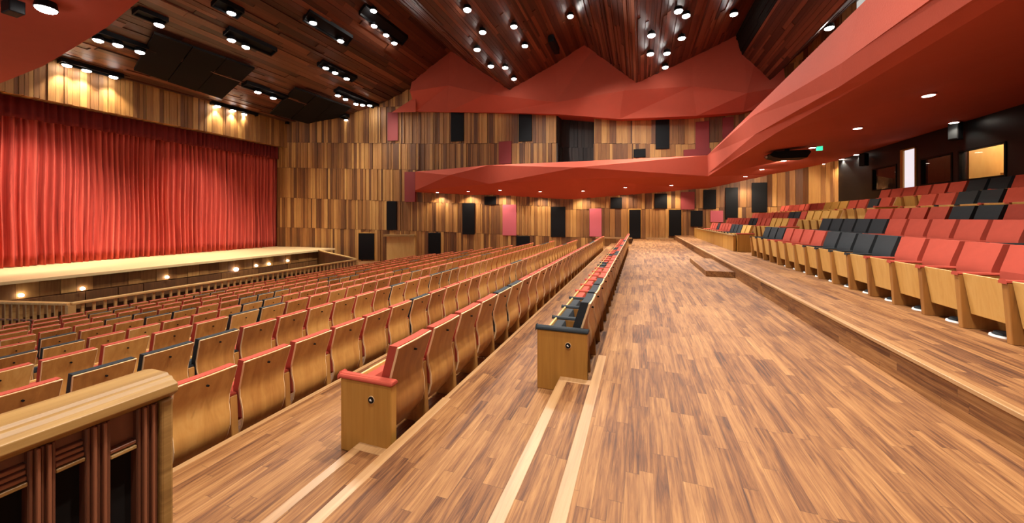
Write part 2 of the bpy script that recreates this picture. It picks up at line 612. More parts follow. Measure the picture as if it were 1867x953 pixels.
def pleated(name, mat, x, ya, yb, za, zb, amp, step, label, cat, seed, flare=0.0, nz=14):
    rnd = random.Random(seed)
    ys, xs = [], []
    y = ya
    k = 0
    while y < yb:
        ys.append(y)
        xs.append(amp * (1 if k % 2 else -1) * rnd.uniform(0.2, 1.0))
        y += step * rnd.uniform(0.55, 1.5)
        k += 1
    ys.append(yb)
    xs.append(0)
    # smooth between the fold crests
    n = int((yb - ya) / 0.025)
    grid = []
    for i in range(n + 1):
        yy = ya + (yb - ya) * i / n
        j = 0
        while j < len(ys) - 2 and ys[j + 1] < yy:
            j += 1
        t = (yy - ys[j]) / max(1e-6, ys[j + 1] - ys[j])
        t = max(0, min(1, t))
        t = t * t * (3 - 2 * t)
        grid.append((yy, xs[j] * (1 - t) + xs[j + 1] * t))
    v, f = [], []
    for r in range(nz + 1):
        tz = r / nz
        z = za + (zb - za) * tz
        for i, (yy, dx) in enumerate(grid):
            wob = 0.012 * math.sin(yy * 3.1 + z * 0.6) + 0.008 * math.sin(yy * 7.7 - z * 0.9)
            v.append((x + dx * (1 + flare * (1 - tz)) + wob, yy + 0.03 * math.sin(z * 0.9 + yy), z + (0.025 * math.sin(yy * 9) if r == 0 else 0)))
    m_ = n + 1
    for r in range(nz):
        for i in range(n):
            a = r * m_ + i
            f.append((a, a + 1, a + m_ + 1, a + m_))
    me = bpy.data.meshes.new(name)
    me.from_pydata(v, [], f)
    me.materials.append(mat)
    me.shade_smooth()
    o = bpy.data.objects.new(name, me)
    COL.objects.link(o)
    so = o.modifiers.new('thick', 'SOLIDIFY')
    so.thickness = 0.01
    if label:
        tag(o, label, cat)
    return o


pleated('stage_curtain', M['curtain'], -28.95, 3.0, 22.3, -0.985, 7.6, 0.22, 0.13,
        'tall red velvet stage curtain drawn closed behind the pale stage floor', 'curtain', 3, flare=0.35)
pleated('curtain_valance', M['valance'], -28.5, 3.0, 22.3, 6.3, 7.6, 0.12, 0.13,
        'short dark red pleated valance hanging above the closed stage curtain', 'curtain', 5, nz=5)

# ---- ceiling: folded plates of boards running along Y
PROF = [(-27.9, 9.38), (-22.5, 9.65), (-19.0, 10.65), (-16.2, 11.9), (-13.6, 14.2), (-8.7, 10.52), (-3.55, 13.35),
        (-0.18, 10.0), (5.45, 12.35), (5.75, 11.0), (7.1, 9.35), (11.0, 13.0)]
CE = 26.3
cv, cf = [], []
for i, ((xa, za), (xb, zb)) in enumerate(zip(PROF[:-1], PROF[1:])):
    mb = MB()
    ln = math.hypot(xb - xa, zb - za)
    ux, uz = (xb - xa) / ln, (zb - za) / ln
    nx, nz_ = uz, -ux                          # downwards
    if nz_ > 0:
        nx, nz_ = -nx, -nz_
    left = i < 4
    t = 0.0
    while t < ln - 1e-4:
        w = random.uniform(0.16, 0.42) if left else random.uniform(0.09, 0.24)
        e = min(ln, t + w)
        if ln - e < 0.12:
            e = ln
        y = -6.0 + random.uniform(-2, 0)
        while y < CE:
            l = random.uniform(2.0, 4.5) if left else random.uniform(2.5, 9)
            y2 = min(CE, y + l)
            d = random.choice([0.01, 0.03, 0.05, 0.08]) if left else random.choice([0.01, 0.02, 0.035, 0.05])
            a, b = t + 0.006, e - 0.006
            q = [(xa + ux * a, za + uz * a), (xa + ux * b, za + uz * b)]
            p = [(q[0][0] + nx * d, q[0][1] + nz_ * d), (q[1][0] + nx * d, q[1][1] + nz_ * d)]
            mb.hexa([(p[0][0], y, p[0][1]), (p[1][0], y, p[1][1]), (p[1][0], y2 - .01, p[1][1]), (p[0][0], y2 - .01, p[0][1]),
                     (q[0][0], y, q[0][1]), (q[1][0], y, q[1][1]), (q[1][0], y2 - .01, q[1][1]), (q[0][0], y2 - .01, q[0][1])], random.uniform(0.05, 0.95))
            y = y2
        t = e
    mb.face([(xa, -8, za), (xb, -8, zb), (xb, CE, zb), (xa, CE, za)], 0.0)
    n = len(cv)
    cv += [(xa, -8, za - .04), (xb, -8, zb - .04), (xb, CE, zb - .04), (xa, CE, za - .04)]
    cf.append((n, n + 1, n + 2, n + 3))
    struct(mb.build('ceiling', M['mattblack'] if xa == 5.45 else M['ceil']))  # black on the steep fold paints in the dark void between plates
CEIL_BVH = BVHTree.FromPolygons([Vector(v) for v in cv], cf)

# ---- red upper wall behind the ceiling's folds
redx = [(-15.9, 203, 758), (-12.5, 204, 815), (-8.9, 205, 900), (-5.6, 208, 1015), (-1.5, 217, 1130), (3.0, 211, 1270), (6.2, 204, 1355), (9.6, 190, 1420)]
mb = MB()
cols = []
for k, (x, py, px) in enumerate(redx):
    yw = 24.0 + (x + 15.9) / 10.3 * 0.9 if x < -5.6 else 24.9
    p = at_D(px, py, on_Y(px, py, yw).y / ray(px)[1])
    zb = p.z
    cols.append([(p.x, yw, zb), (p.x + 0.3 * math.sin(k * 2.1), yw - (0.25 if k % 2 else 0.75), zb + 1.3 + 0.6 * math.sin(k * 1.7)), (p.x, yw + 0.5, 15.5)])
for a, b in zip(cols[:-1], cols[1:]):
    for r in (0, 1):
        mb.face([a[r], b[r], b[r + 1]], 0.5)
        mb.face([a[r], b[r + 1], a[r + 1]], 0.5)
    mb.face([a[0], b[0], (b[0][0], 27.2, b[0][2] + 0.2), (a[0][0], 27.2, a[0][2] + 0.2)])
a = cols[0]
mb.face([a[0], a[1], a[2], (a[0][0], 25.6, 15.5), (a[0][0], 25.6, a[0][2])])
# small wedge beside it, against the board wall
p0, p1, p2 = at_D(714, 205, 28.3), at_D(758, 176, 27.6), at_D(758, 204, 27.6)
mb.face([p0, p1, p2])
struct(mb.build('wall_back', M['redpaint']))

# ---- balcony: side arm along the far wall and main arm running towards the viewer
T0, T1, T2, T3 = on_Y(757, 313, 23.2), on_Y(891, 301, 23.1), on_Y(1053, 294, 23.0), on_Y(1290, 283, 22.7)
B0, B1, B2, B3 = on_Y(757, 347, 23.4), on_Y(893, 335, 23.4), on_Y(1058, 326, 23.3), on_Y(1291, 321, 22.95)
M0, M1 = on_Y(820, 319, 22.75), on_Y(1053, 305, 22.65)
mb = MB()
for tri in ((T0, T1, M0), (T0, M0, B0), (M0, T1, B1), (M0, B1, B0), (T1, M1, B1), (T1, T2, M1), (B1, M1, B2), (T2, T3, M1), (M1, T3, B3), (M1, B3, B2)):
    mb.face(tri)
NY = -5.0
U0 = Vector((3.25, NY, CAMZ + 3.46))
Ls2 = [T3, on_X(1368, 214, 3.42), on_X(1536, 114, 3.42), Vector((3.42, NY, CAMZ + 3.42 / (CT * 1.477)))]
Ls3 = [B3.lerp(T3, 0.12), on_X(1375, 246, 3.54), on_X(1532, 157, 3.54), Vector((3.54, NY, CAMZ + 3.54 / (CT * 1.535)))]
Ls4 = [B3, on_X(1414, 243, 3.72), on_X(1593, 143, 3.72), Vector((3.72, NY, CAMZ + 3.72 / (CT * 1.66)))]
TT = [T3, T3.lerp(U0, 0.25), T3.lerp(U0, 0.55), U0]
for a, b in ((TT, Ls2), (Ls2, Ls3), (Ls3, Ls4)):
    for k in range(3):
        for tri in ((a[k], a[k + 1], b[k + 1]), (a[k], b[k + 1], b[k])):
            if (tri[1] - tri[0]).cross(tri[2] - tri[0]).length > 1e-4:
                mb.face(tri)
# rim on top, and deck behind it
for a, b in ((T0, T1), (T1, T2), (T2, T3)):
    mb.face([a, b, b + Vector((0, .25, 0)), a + Vector((0, .25, 0))])
    mb.face([a + Vector((0, .25, 0)), b + Vector((0, .25, 0)), b + Vector((0, .25, -.9)), a + Vector((0, .25, -.9))])
    mb.face([a + Vector((0, .25, -.9)), b + Vector((0, .25, -.9)), b + Vector((0, 2.9, -.8)), a + Vector((0, 2.3, -.8))])
mb.face([T3, U0, U0 + Vector((.25, 0, 0)), T3 + Vector((.25, 0.25, 0))])
mb.face([T3 + Vector((.25, 0, 0)), U0 + Vector((.25, 0, 0)), U0 + Vector((.25, 0, -.9)), T3 + Vector((.25, 0, -.9))])
mb.face([T3 + Vector((.25, 2.8, -.9)), T3 + Vector((.25, 0, -.9)), U0 + Vector((.25, 0, -.9)), U0 + Vector((9, 0, 1.2)), T3 + Vector((8.5, 0, 1.2))])
struct(mb.build('wall_balcony', M['redpaint']))


def wp(px, py, off=0.0):
    d = wall_hit(px)[0] + off
    return at_D(px, py, d)


def s_pt(px, py):
    """on the wall line, pushed 0.3 m into the wall"""
    return wp(px, py, 0.25)


W0, W1, W2, W3, W4 = s_pt(757, 351), s_pt(893, 358), s_pt(1052, 367), s_pt(1290, 346), s_pt(1410, 318)
W5 = on_X(1537, 291, 9.5)
W6 = Vector((9.5, NY, CAMZ + 9.5 / (CT * 3.25)))
sv = []
for fc in ((B0, B1, W1, W0), (B1, B2, W2, W1), (B2, B3, W3, W2), (B3, W4, W3), (B3, W5, W4),
           (B3, Ls4[1], W5), (Ls4[1], Ls4[2], W6.lerp(W5, 0.35)), (Ls4[1], W6.lerp(W5, 0.35), W5), (Ls4[2], Ls4[3], W6), (Ls4[2], W6, W6.lerp(W5, 0.35))):
    sv.append(fc)
mb = MB()
for fc in sv:
    mb.face(fc)
struct(mb.build('ceiling', M['redpaint']))
pv, pf = [], []
for fc in sv:
    for k in range(1, len(fc) - 1):
        n = len(pv)
        pv += [fc[0], fc[k], fc[k + 1]]
        pf.append((n, n + 1, n + 2))
SOF_BVH = BVHTree.FromPolygons(pv, pf)
# closing board of the balcony's left end
mb = MB()
e0, e1 = wp(741, 314), wp(760, 314)
zt, zb_ = e0.z, wp(750, 368).z
mb.hexa([(e0.x, e0.y - .25, zb_), (e1.x, e1.y - .25, zb_), (e1.x, e1.y + .1, zb_), (e0.x, e0.y + .1, zb_),
         (e0.x, e0.y - .25, zt), (e1.x, e1.y - .25, zt), (e1.x, e1.y + .1, zt), (e0.x, e0.y + .1, zt)])
struct(mb.build('wall_balcony', M['maroon']))

# ---- near balcony on the left, only its red underside in view
mb = MB()
edge = [(-33, 9.4, 6.5), (-22.6, 6.42, 6.45), (-18.6, 6.15, 6.45), (-16.2, 5.85, 6.45), (-13.2, 5.45, 6.45), (-10.2, 4.9, 6.45), (-4.6, 3.2, 6.6)]
back = [(x, -6.0, 5.9) for x, _, _ in edge]
for k in range(len(edge) - 1):
    a, b, c_, d_ = edge[k], edge[k + 1], back[k + 1], back[k]
    mb.face([a, b, c_, d_])
    mb.face([a, b, (b[0], b[1] - .3, b[2] + 1.1), (a[0], a[1] - .3, a[2] + 1.1)])
struct(mb.build('wall_balcony', M['redpaint']))
NEAR_Z = 6.4

# ---- black control-room wall (right) with its windows and doorway
XW = 9.32
OPEN = [(13.6, 15.15, 2.55, 3.50), (15.38, 16.75, 2.55, 3.50), (16.95, 17.72, 1.93, 3.97), (18.0, 19.55, 2.55, 3.50)]
mb = MB()
ys = [2.0] + sum([[a, b] for a, b, _, _ in OPEN], []) + [22.3]
for k in range(len(ys) - 1):
    a, b = ys[k], ys[k + 1]
    op = [o for o in OPEN if abs(o[0] - a) < 1e-6]
    if op:
        mb.box(XW, XW + .2, a, b, 1.5, op[0][2])
        mb.box(XW, XW + .2, a, b, op[0][3], 6)
    else:
        mb.box(XW, XW + .2, a, b, 1.5, 6)
struct(mb.build('wall_right', M['blackwall']))
mb = MB()
mb.box(XW + 2.2, XW + 2.3, 12.5, 20.5, 1.5, 5)
mb.box(XW + .2, XW + 2.3, 12.4, 12.5, 1.5, 5)
mb.box(XW + .2, XW + 2.3, 15.22, 15.30, 1.5, 5)
mb.box(XW + .2, XW + 2.3, 16.8, 16.88, 1.5, 5)
mb.box(XW + .2, XW + 2.3, 17.80, 17.88, 1.5, 5)
mb.box(XW + .2, XW + 2.3, 20.5, 20.6, 1.5, 5)
mb.box(XW + .2, XW + 2.3, 12.4, 20.6, 4.6, 4.7)
mb.box(XW + .2, XW + 2.3, 12.4, 20.6, 1.8, 1.93)
struct(mb.build('wall_booth', M['fluted']))
mb = MB()
mb.box(XW + 2.1, XW + 2.19, 12.6, 17.5, 1.95, 4.5)
mb.box(XW + .25, XW + 2.1, 15.16, 15.21, 1.95, 4.5)
mb.box(XW + 1.2, XW + 1.28, 12.7, 13.9, 1.95, 3.0)
mb.box(XW + .9, XW + 1.6, 14.2, 15.1, 2.72, 2.78)
struct(mb.build('wall_booth', M['ply']))
wn = 0
for k, (a, b, z0, z1) in enumerate(OPEN):
    if k == 2:
        d = struct(bpy.data.objects.new('door_1', None))
        COL.objects.link(d)
        mb = MB()
        mb.box(XW - .03, XW + .22, a, a + .05, z0, z1)
        mb.box(XW - .05, XW + .22, b - .16, b, z0, z1)
        mb.box(XW - .03, XW + .22, a, b, z1 - .05, z1)
        mb.build('door_frame', M['endwood'], d)
        mb = MB()
        mb.box(XW + .0, XW + .04, a + .05, b - .16, z0 + .01, z1 - .05)
        mb.build('door_leaf', M['leafglow'], d)
        continue
    wn += 1
    d = struct(bpy.data.objects.new('window_%d' % wn, None))
    COL.objects.link(d)
    mb = MB()
    t = .05
    mb.box(XW - .02, XW + .1, a, a + t, z0, z1)
    mb.box(XW - .02, XW + .1, b - t, b, z0, z1)
    mb.box(XW - .02, XW + .1, a + t, b - t, z0, z0 + t)
    mb.box(XW - .02, XW + .1, a + t, b - t, z1 - t, z1)
    mb.build('window_frame', M['black'], d)
    mb = MB()
    mb.box(XW + .05, XW + .058, a + t, b - t, z0 + t, z1 - t)
    mb.build('window_pane', M['glass'], d)

# ================================================================== LAMPS
DOWN = Vector((0, 0, -1))


def hit(bvh, px, py):
    rx, ry = ray(px)
    d = Vector((rx, ry, (HY - py) / FPX)).normalized()
    loc, nrm, _, _ = bvh.ray_cast(Vector((0, 0, CAMZ)), d)
    k = 0
    while loc is None and k < 60:
        k += 1
        py -= 2
        d = Vector((rx, ry, (HY - py) / FPX)).normalized()
        loc, nrm, _, _ = bvh.ray_cast(Vector((0, 0, CAMZ)), d)
    if k:
        print('MISS', px, py, k)
    return loc


def spot_proto(r, h):
    """a can with a bright lens, pointing down"""
    root = bpy.data.objects.new('ceiling_spotlight', None)
    COL.objects.link(root)
    mb = MB()
    mb.tube((0, 0, 0.02), (0, 0, -h), r * .85, r, 20)
    mb.tube((0, 0, 0.15), (0, 0, 0.0), .03, .03, 8)
    mb.build('housing', M['black'], root)
    mb = MB()
    for k in range(5):
        a0, a1 = k / 5 * PI / 2, (k + 1) / 5 * PI / 2
        mb.tube((0, 0, -h - .001 - r * .45 * math.sin(a0)), (0, 0, -h - .001 - r * .45 * math.sin(a1)), r * .9 * math.cos(a0), max(.005, r * .9 * math.cos(a1)), 16)
    mb.build('lens', M['lamp'], root)
    return root


SPA = spot_proto(0.19, 0.15)
used = [False]


def add_spot(px, py, bvh, label, group, target=None, power=900, ang=80, drop=0.12, color=(1, .96, .9)):
    p = hit(bvh, px, py)
    if p is None:
        return None
    if used[0]:
        o = copy_tree(SPA_)
    else:
        o = SPA
        used[0] = True
    o.location = p + Vector((0, 0, -drop))
    tag(o, label, 'spotlight', group)
    tgt = Vector(target) if target else p + Vector((0, 0, -5))
    spot_light('spot_beam', o.location + Vector((0, 0, -.27)), tgt, power, ang, 0.7, color, 0.12, parent=o)
    return o


SPA_ = copy_tree(SPA)   # template copy kept unused until needed
ORD = ['first', 'second', 'third', 'fourth', 'fifth', 'sixth', 'seventh', 'eighth', 'ninth', 'tenth', 'eleventh', 'twelfth', 'thirteenth',
       'fourteenth', 'fifteenth', 'sixteenth', 'seventeenth', 'eighteenth', 'nineteenth']
TENS = {20: 'twent', 30: 'thirt', 40: 'fort', 50: 'fift'}


def ordinal(n):
    if n < 20:
        return ORD[n - 1]
    t = n // 10 * 10
    if n % 10 == 0:
        return TENS[t] + 'ieth'
    return TENS[t] + 'y-' + ORD[n % 10 - 1]


# slots in the left ceiling: (px,py) ends, lamps
SLOTS = [
    ('the slot cut off beside the red soffit', (248, 12), (300, 38), [(290, 33)]),
    ('the slot left of the larger black panel', (172, 56), (268, 86), [(179, 61), (215, 70), (255, 83)]),
    ('the leftmost slot over the curtain header', (108, 106), (222, 137), [(122, 110), (158, 120), (207, 132)]),
    ('the slot at the top edge of the picture', (388, 0), (442, 20), [(422, 12)]),
    ('the slot above the larger black panel', (412, 52), (500, 92), [(422, 62), (448, 75)]),
    ('the slot between the two black panels', (447, 148), (520, 176), [(470, 159), (498, 170)]),
    ('the middle slot over the curtain header', (386, 184), (464, 208), [(397, 187), (425, 195), (445, 202)]),
    ('the rightmost slot over the curtain header', (518, 222), (592, 241), [(527, 224), (562, 235)]),
    ('the long slot right of the top centre', (560, 20), (636, 74), [(571, 31), (621, 65)]),
    ('the slot above the smaller black panel', (584, 110), (646, 142), [(594, 115), (611, 124), (632, 135)]),
    ('the five-lamp slot near the red wall', (608, 163), (692, 190), [(616, 166), (630, 173), (649, 182), (661, 184), (674, 185)]),
    ('the slot right of the smaller black panel', (624, 207), (672, 226), [(632, 212)]),
    ('the slot nearest the bright centre lamps', (668, 2), (732, 80), [(681, 10), (682, 38), (704, 55), (719, 70)]),
]
n_lamp = 0
for desc, a, b, lamps in SLOTS:
    pa, pb = hit(CEIL_BVH, *a), hit(CEIL_BVH, *b)
    yl, yh = min(pa.y, pb.y), max(pa.y, pb.y)
    xm = (pa.x + pb.x) / 2
    dxz = None
    root = thing('light_trough', 'black recessed lighting trough forming ' + desc, 'light trough', (0, 0, 0), 0, 'lighting slots in the left ceiling')
    # slope of the plate there
    for (xa, za), (xb, zb) in zip(PROF[:-1], PROF[1:]):
        if xa <= xm <= xb:
            sl = (zb - za) / (xb - xa)
            zc = za + sl * (xm - xa)
    root.location = (xm, (yl + yh) / 2, zc)
    hw, hl = 0.24, (yh - yl) / 2
    mb = MB()
    dz = sl * hw

    def bx(x0, x1, y0, y1, zlo, zhi):
        mb.hexa([(x0, y0, zlo + sl * x0), (x1, y0, zlo + sl * x1), (x1, y1, zlo + sl * x1), (x0, y1, zlo + sl * x0),
                 (x0, y0, zhi + sl * x0), (x1, y0, zhi + sl * x1), (x1, y1, zhi + sl * x1), (x0, y1, zhi + sl * x0)])
    bx(-hw, hw, -hl, hl, -0.13, 0.0)
    mb.build('trough_back', M['black'], root)
    mb = MB()
    bx(-hw, -hw + .05, -hl, hl, -0.24, -0.13)
    bx(hw - .05, hw, -hl, hl, -0.24, -0.13)
    bx(-hw + .05, hw - .05, -hl, -hl + .05, -0.24, -0.13)
    bx(-hw + .05, hw - .05, hl - .05, hl, -0.24, -0.13)
    mb.build('trough_rim', M['black'], root)
    for j, (px, py) in enumerate(lamps):
        if 'curtain header' in desc:
            p = hit(CEIL_BVH, px, py)
            add_spot(px, py, CEIL_BVH, f'white spotlight, {ordinal(j + 1)} from the left in {desc}', 'spotlights in the left ceiling slots',
                     (-27.9, p.y, 5.5) if j % 2 else (-28.8, p.y + .3, 0.5), 520, 85, 0.10, color=(1, .88, .66))
        else:
            p = hit(CEIL_BVH, px, py)
            tg = (-28.8, p.y - 1, 0.5) if xm < -20 else (-12.0, p.y - 4, -2)
            if 'smaller black' in desc or 'near the red wall' in desc or 'long slot' in desc or 'nearest the bright' in desc or 'above the larger' in desc:
                tg = (-22.0 + 3 * j, 23.0, 2.5) if 'red wall' in desc or 'right of the smaller' in desc else (-8.0, 6.0 + 5 * j, -1)
                if 'above the' in desc:
                    tg = (-23.0, p.y - 3 + 2 * j, -1.3)
            add_spot(px, py, CEIL_BVH, f'white spotlight, {ordinal(j + 1)} from the left in {desc}', 'spotlights in the left ceiling slots',
                     tg, 1700 if xm < -20 else (600 if tg[1] > 20 else (2700 if 'above the' in desc else 1500)), 52 if xm < -20 else 75, 0.16, color=(1, .93, .82))
        n_lamp += 1

CENTRE = [(852, 8, 'at the top left corner of the first wedge'), (880, 50, 'below the top left lamp of the first wedge'),
          (937, 40, 'upper of the inner pair on the first wedge'), (957, 76, 'lower of the inner pair on the first wedge'),
          (870, 82, 'upper left of the low diagonal of four'), (895, 113, 'second down the low diagonal of four'),
          (921, 116, 'third along the low diagonal of four'), (937, 137, 'nearest the tip of the first wedge'),
          (1040, 22, 'alone on the right face of the first wedge'), (1188, 55, 'large and leftmost on the second wedge'),
          (1186, 90, 'below the leftmost lamp of the second wedge'), (1216, 89, 'in the middle of the second wedge'),
          (1213, 115, 'nearest the tip of the second wedge'), (1243, 61, 'on the right of the second wedge'),
          (1237, 10, 'left of the top pair on the second wedge'), (1251, 19, 'right of the top pair on the second wedge'),
          (1338, 17, 'alone in the dark fold right of the second wedge'), (1512, 41, 'tucked against the big red balcony front')]
for px, py, d in CENTRE:
    p = hit(CEIL_BVH, px, py)
    fasc = (px, py) in ((880, 50), (937, 40))
    add_spot(px, py, CEIL_BVH, 'bright white ceiling spotlight ' + d, 'spotlights on the folded ceiling',
             (3.4, p.y - 7, 4.4) if fasc else (-5.0 if px < 890 else 0.5, 22.8, 4.4) if (px, py) in ((870, 82), (957, 76), (1188, 55)) else (p.x * .8 - 1.5, p.y - (2 if py > 60 else 8), 0), 3600 if fasc else (500 if px == 1512 else 2100), 70 if fasc else 80, 0.1)

# added unseen spotlights above the frame to brighten the near floor and rows
for k, (x, y) in enumerate([(-0.3, 0.0), (-0.3, 5.0), (-8.6, 3.5), (-8.8, 9.5), (-7.9, 0.0), (0.5, 2.5)]):
    z = lerp_tab(PROF, x) - .1
    o = copy_tree(SPA_)
    o.location = (x, y, z)
    tag(o, 'added white spotlight, unseen above the picture edge, brightening the near floor', 'spotlight', 'added spotlights above the picture edge')
    spot_light('spot_beam', o.location + Vector((0, 0, -.27)), (x * .95, y + .5, 0), 2300, 105, .7, parent=o)
# spotlight under the near balcony, top left
rx, ry = ray(84)
dd = (NEAR_Z - CAMZ) / (HY - 3) * FPX
if used[0]:
    o = copy_tree(SPA_)
    o.location = (rx * dd, ry * dd, NEAR_Z - .02)
    tag(o, 'white spotlight under the red soffit in the top left corner', 'spotlight')
    spot_light('spot_beam', o.location + Vector((0, 0, -.27)), o.location + Vector((0, 1, -5)), 400, 90, .7, parent=o)
for ch in list(SPA_.children):
    bpy.data.objects.remove(ch)
bpy.data.objects.remove(SPA_)
mb = MB()
rx, ry = ray(24)
dd = (NEAR_Z - CAMZ) / (HY - 2) * FPX
mb.box(-.2, .2, -.12, .12, -.3, 0.02)
o = mb.build('loudspeaker', M['black'], bevel=.02)
o.location = (rx * dd, ry * dd, NEAR_Z)
tag(o, 'small black loudspeaker on the red soffit in the top left corner', 'speaker')

# round downlights in the balcony soffit
DL = [(797.5, 350), (853.6, 348), (911.6, 346), (985, 348.5), (1063, 347.5), (1140, 341), (1224, 337), (1359, 321), (1389, 308),
      (1429, 292), (1504, 312), (1535, 303.5), (1563.5, 232.5), (1693, 172), (1739, 222), (1561.5, 281), (1481, 268)]
proto = None
for k, (px, py) in enumerate(DL):
    p = hit(SOF_BVH, px, py)
    if p is None:
        continue
    r = 0.10
    if proto is None:
        proto = bpy.data.objects.new('downlight', None)
        COL.objects.link(proto)
        mb = MB()
        mb.tube((0, 0, .03), (0, 0, -.03), r * 1.15, r * 1.25, 20)
        mb.build('downlight_ring', M['redpaint'], proto)
        mb = MB()
        mb.tube((0, 0, -.029), (0, 0, -.038), r, r * .95, 20)
        mb.build('downlight_lens', M['lampwarm'], proto)
        o = proto
    else:
        o = copy_tree(proto)
        for ch in list(o.children):
            if ch.type == 'LIGHT':
                bpy.data.objects.remove(ch)
    o.location = p
    if k < 7:
        lab = f'round white downlight, {ordinal(k + 1)} from the left under the far balcony'
    else:
        lab = ['round downlight left of its bright neighbour near the balcony corner', 'bright round downlight below left of the black projector',
               'round downlight directly under the black projector', 'round downlight above the curved board wall', 'round downlight where board wall meets black wall',
               'oval downlight in the middle of the big red soffit', 'large oval downlight high in the big red soffit',
               'round downlight above the angled speaker by the booth windows', 'round downlight at the left end of the black wall',
               'small white lamp beside the green sign on the soffit'][k - 7]
    tag(o, lab, 'downlight', 'downlights in the red balcony soffit')
    spot_light('downlight_beam', p + Vector((0, 0, -.06)), Vector((7.6, 25.0, 0.8)) if k in (8, 9, 10) else p + Vector((0, 0.15, -3)), (400 if k in (8, 9, 10) else 330) if k < 12 else (60 if k == 14 else 170), 125, .5, (1, .85, .66), .06, parent=o)

# ================================================================== WALL PANELS
PANELS = [
    (708, 205, 727, 257, 'maroon', 'narrow maroon wall panel high up left of the red plaster wall'),
    (823, 203, 846, 258, 'black', 'tall black wall panel, left of the upper pair above the balcony'),
    (946, 204, 970, 258, 'black', 'tall black wall panel, right of the upper pair above the balcony'),
    (910, 258, 933, 299, 'maroon', 'maroon wall panel rising directly behind the balcony front'),
    (1195, 219, 1220, 272, 'black', 'black wall panel in the recess above the balcony, right part'),
    (1155, 272, 1177, 287, 'black', 'small black square just above the balcony top edge'),
    (1268, 222, 1293, 272, 'maroon', 'maroon upper wall panel left of the balcony corner'),
    (1246, 272, 1296, 284, 'maroon', 'low wide maroon panel beside the balcony corner'),
    (1317, 214, 1337, 252, 'maroon', 'maroon upper wall panel partly behind the big balcony front'),
    (706, 367, 724, 419, 'black', 'tall black wall panel above the plywood counter'),
    (844, 370, 866, 427, 'black', 'tall glossy black panel under the second balcony downlight'),
    (884, 358, 905, 373, 'black', 'small black square panel touching the balcony soffit'),
    (917, 373, 942, 429, 'pink', 'rose pink wall panel between two black panels'),
    (1005, 377, 1031, 432, 'black', 'tall black wall panel left of the dark wall corner'),
    (1075, 380, 1097, 431, 'pink', 'rose pink wall panel at the end of the seat rows'),
    (1113, 360, 1134, 380, 'black', 'black square panel above the first black door'),
    (1193, 353, 1216, 380, 'black', 'black square panel left of the maroon one under the soffit'),
    (1241, 350, 1266, 382, 'maroon', 'maroon square wall panel under the balcony corner'),
    (1282, 346, 1305, 381, 'black', 'black upper panel above the rose panel by the far seats'),
    (1259, 384, 1281, 413, 'black', 'black lower panel left of the rose panel by the far seats'),
    (1295, 384, 1318, 405, 'pink', 'rose pink panel just behind the far right seats'),
    (1322, 342, 1345, 400, 'black', 'tall black panel right of the far rose panel'),
    (1370, 333, 1398, 387, 'black', 'tall black panel left of the curved lit board wall'),
    (782, 424, 804, 462, 'black', 'black wall opening right of the plywood counter'),
    (942, 430, 966, 447, 'black', 'low black panel just above the seat tops'),
]


def wall_box(px0, py0, px1, py1, name, mat, depth=0.13, mbk=0.1, extra=None):
    d0, d1 = wall_hit(px0)[0], wall_hit(px1)[0]
    if abs(d0 - d1) > 1.5:
        d1 = d0
    a, b = at_D(px0, 396, d0), at_D(px1, 396, d1)
    dm = (d0 + d1) / 2
    zt, zb = CAMZ + (HY - py0) / FPX * dm, CAMZ + (HY - py1) / FPX * dm
    u = (b - a).normalized()
    n = Vector((u.y, -u.x, 0))
    f0, f1 = a + n * depth, b + n * depth
    k0, k1 = a - n * mbk, b - n * mbk
    mb = MB()
    mb.hexa([(f0.x, f0.y, zb), (f1.x, f1.y, zb), (k1.x, k1.y, zb), (k0.x, k0.y, zb),
             (f0.x, f0.y, zt), (f1.x, f1.y, zt), (k1.x, k1.y, zt), (k0.x, k0.y, zt)])
    return mb.build(name, mat, bevel=0.012, seg=1)


for x0, y0, x1, y1, mt, lab in PANELS:
    o = wall_box(x0, y0, x1, y1, 'wall_panel', M[mt])
    tag(o, lab, 'wall panel', 'flat coloured panels set in the board wall')
for k, (x0, y0, x1, y1) in enumerate([(1147, 382, 1168, 434), (1219, 382, 1242, 430), (655, 425, 684, 473)]):
    d = struct(bpy.data.objects.new('door_%d' % (k + 2), None))
    COL.objects.link(d)
    o = wall_box(x0, y0, x1, y1, 'door_leaf', M['black'], 0.12)
    o.parent = d
    q = wall_box(x0 - 1.2, y0 - 1.5, x1 + 1.2, y1, 'door_frame', M['endwood'], 0.10)
    q.parent = d
d = struct(bpy.data.objects.new('window_4', None))
COL.objects.link(d)
for args in ((706, 431, 757, 474, 'window_shutter', M['ply'], 0.12), (703, 427, 759, 431, 'window_shelf', M['oak'], 0.35)):
    o = wall_box(*args)
    o.parent = d

# black acoustic rectangles under the left ceiling
for corners, lab in (([(280, 50), (465, 117), (405, 173), (243, 118)], 'larger black rectangular acoustic panel under the sloping board ceiling'),
                     ([(537, 153), (640, 190), (595, 228), (492, 200)], 'smaller black rectangular acoustic panel nearer the red wall')):
    ps = [hit(CEIL_BVH, *q) for q in corners]
    ps = [q + Vector((0, 0, -.28)) for q in ps]
    mb = MB()
    for k in range(3):
        u0, u1 = k / 3 + .004, (k + 1) / 3 - .004
        qs = [ps[0].lerp(ps[1], u0), ps[0].lerp(ps[1], u1), ps[3].lerp(ps[2], u1), ps[3].lerp(ps[2], u0)]
        mb.hexa([(q.x, q.y, q.z - .02 * (k == 1)) for q in qs] + [(q.x, q.y, q.z + .1) for q in qs])
    tag(mb.build('acoustic_panel', M['mattblack']), lab, 'acoustic panel')
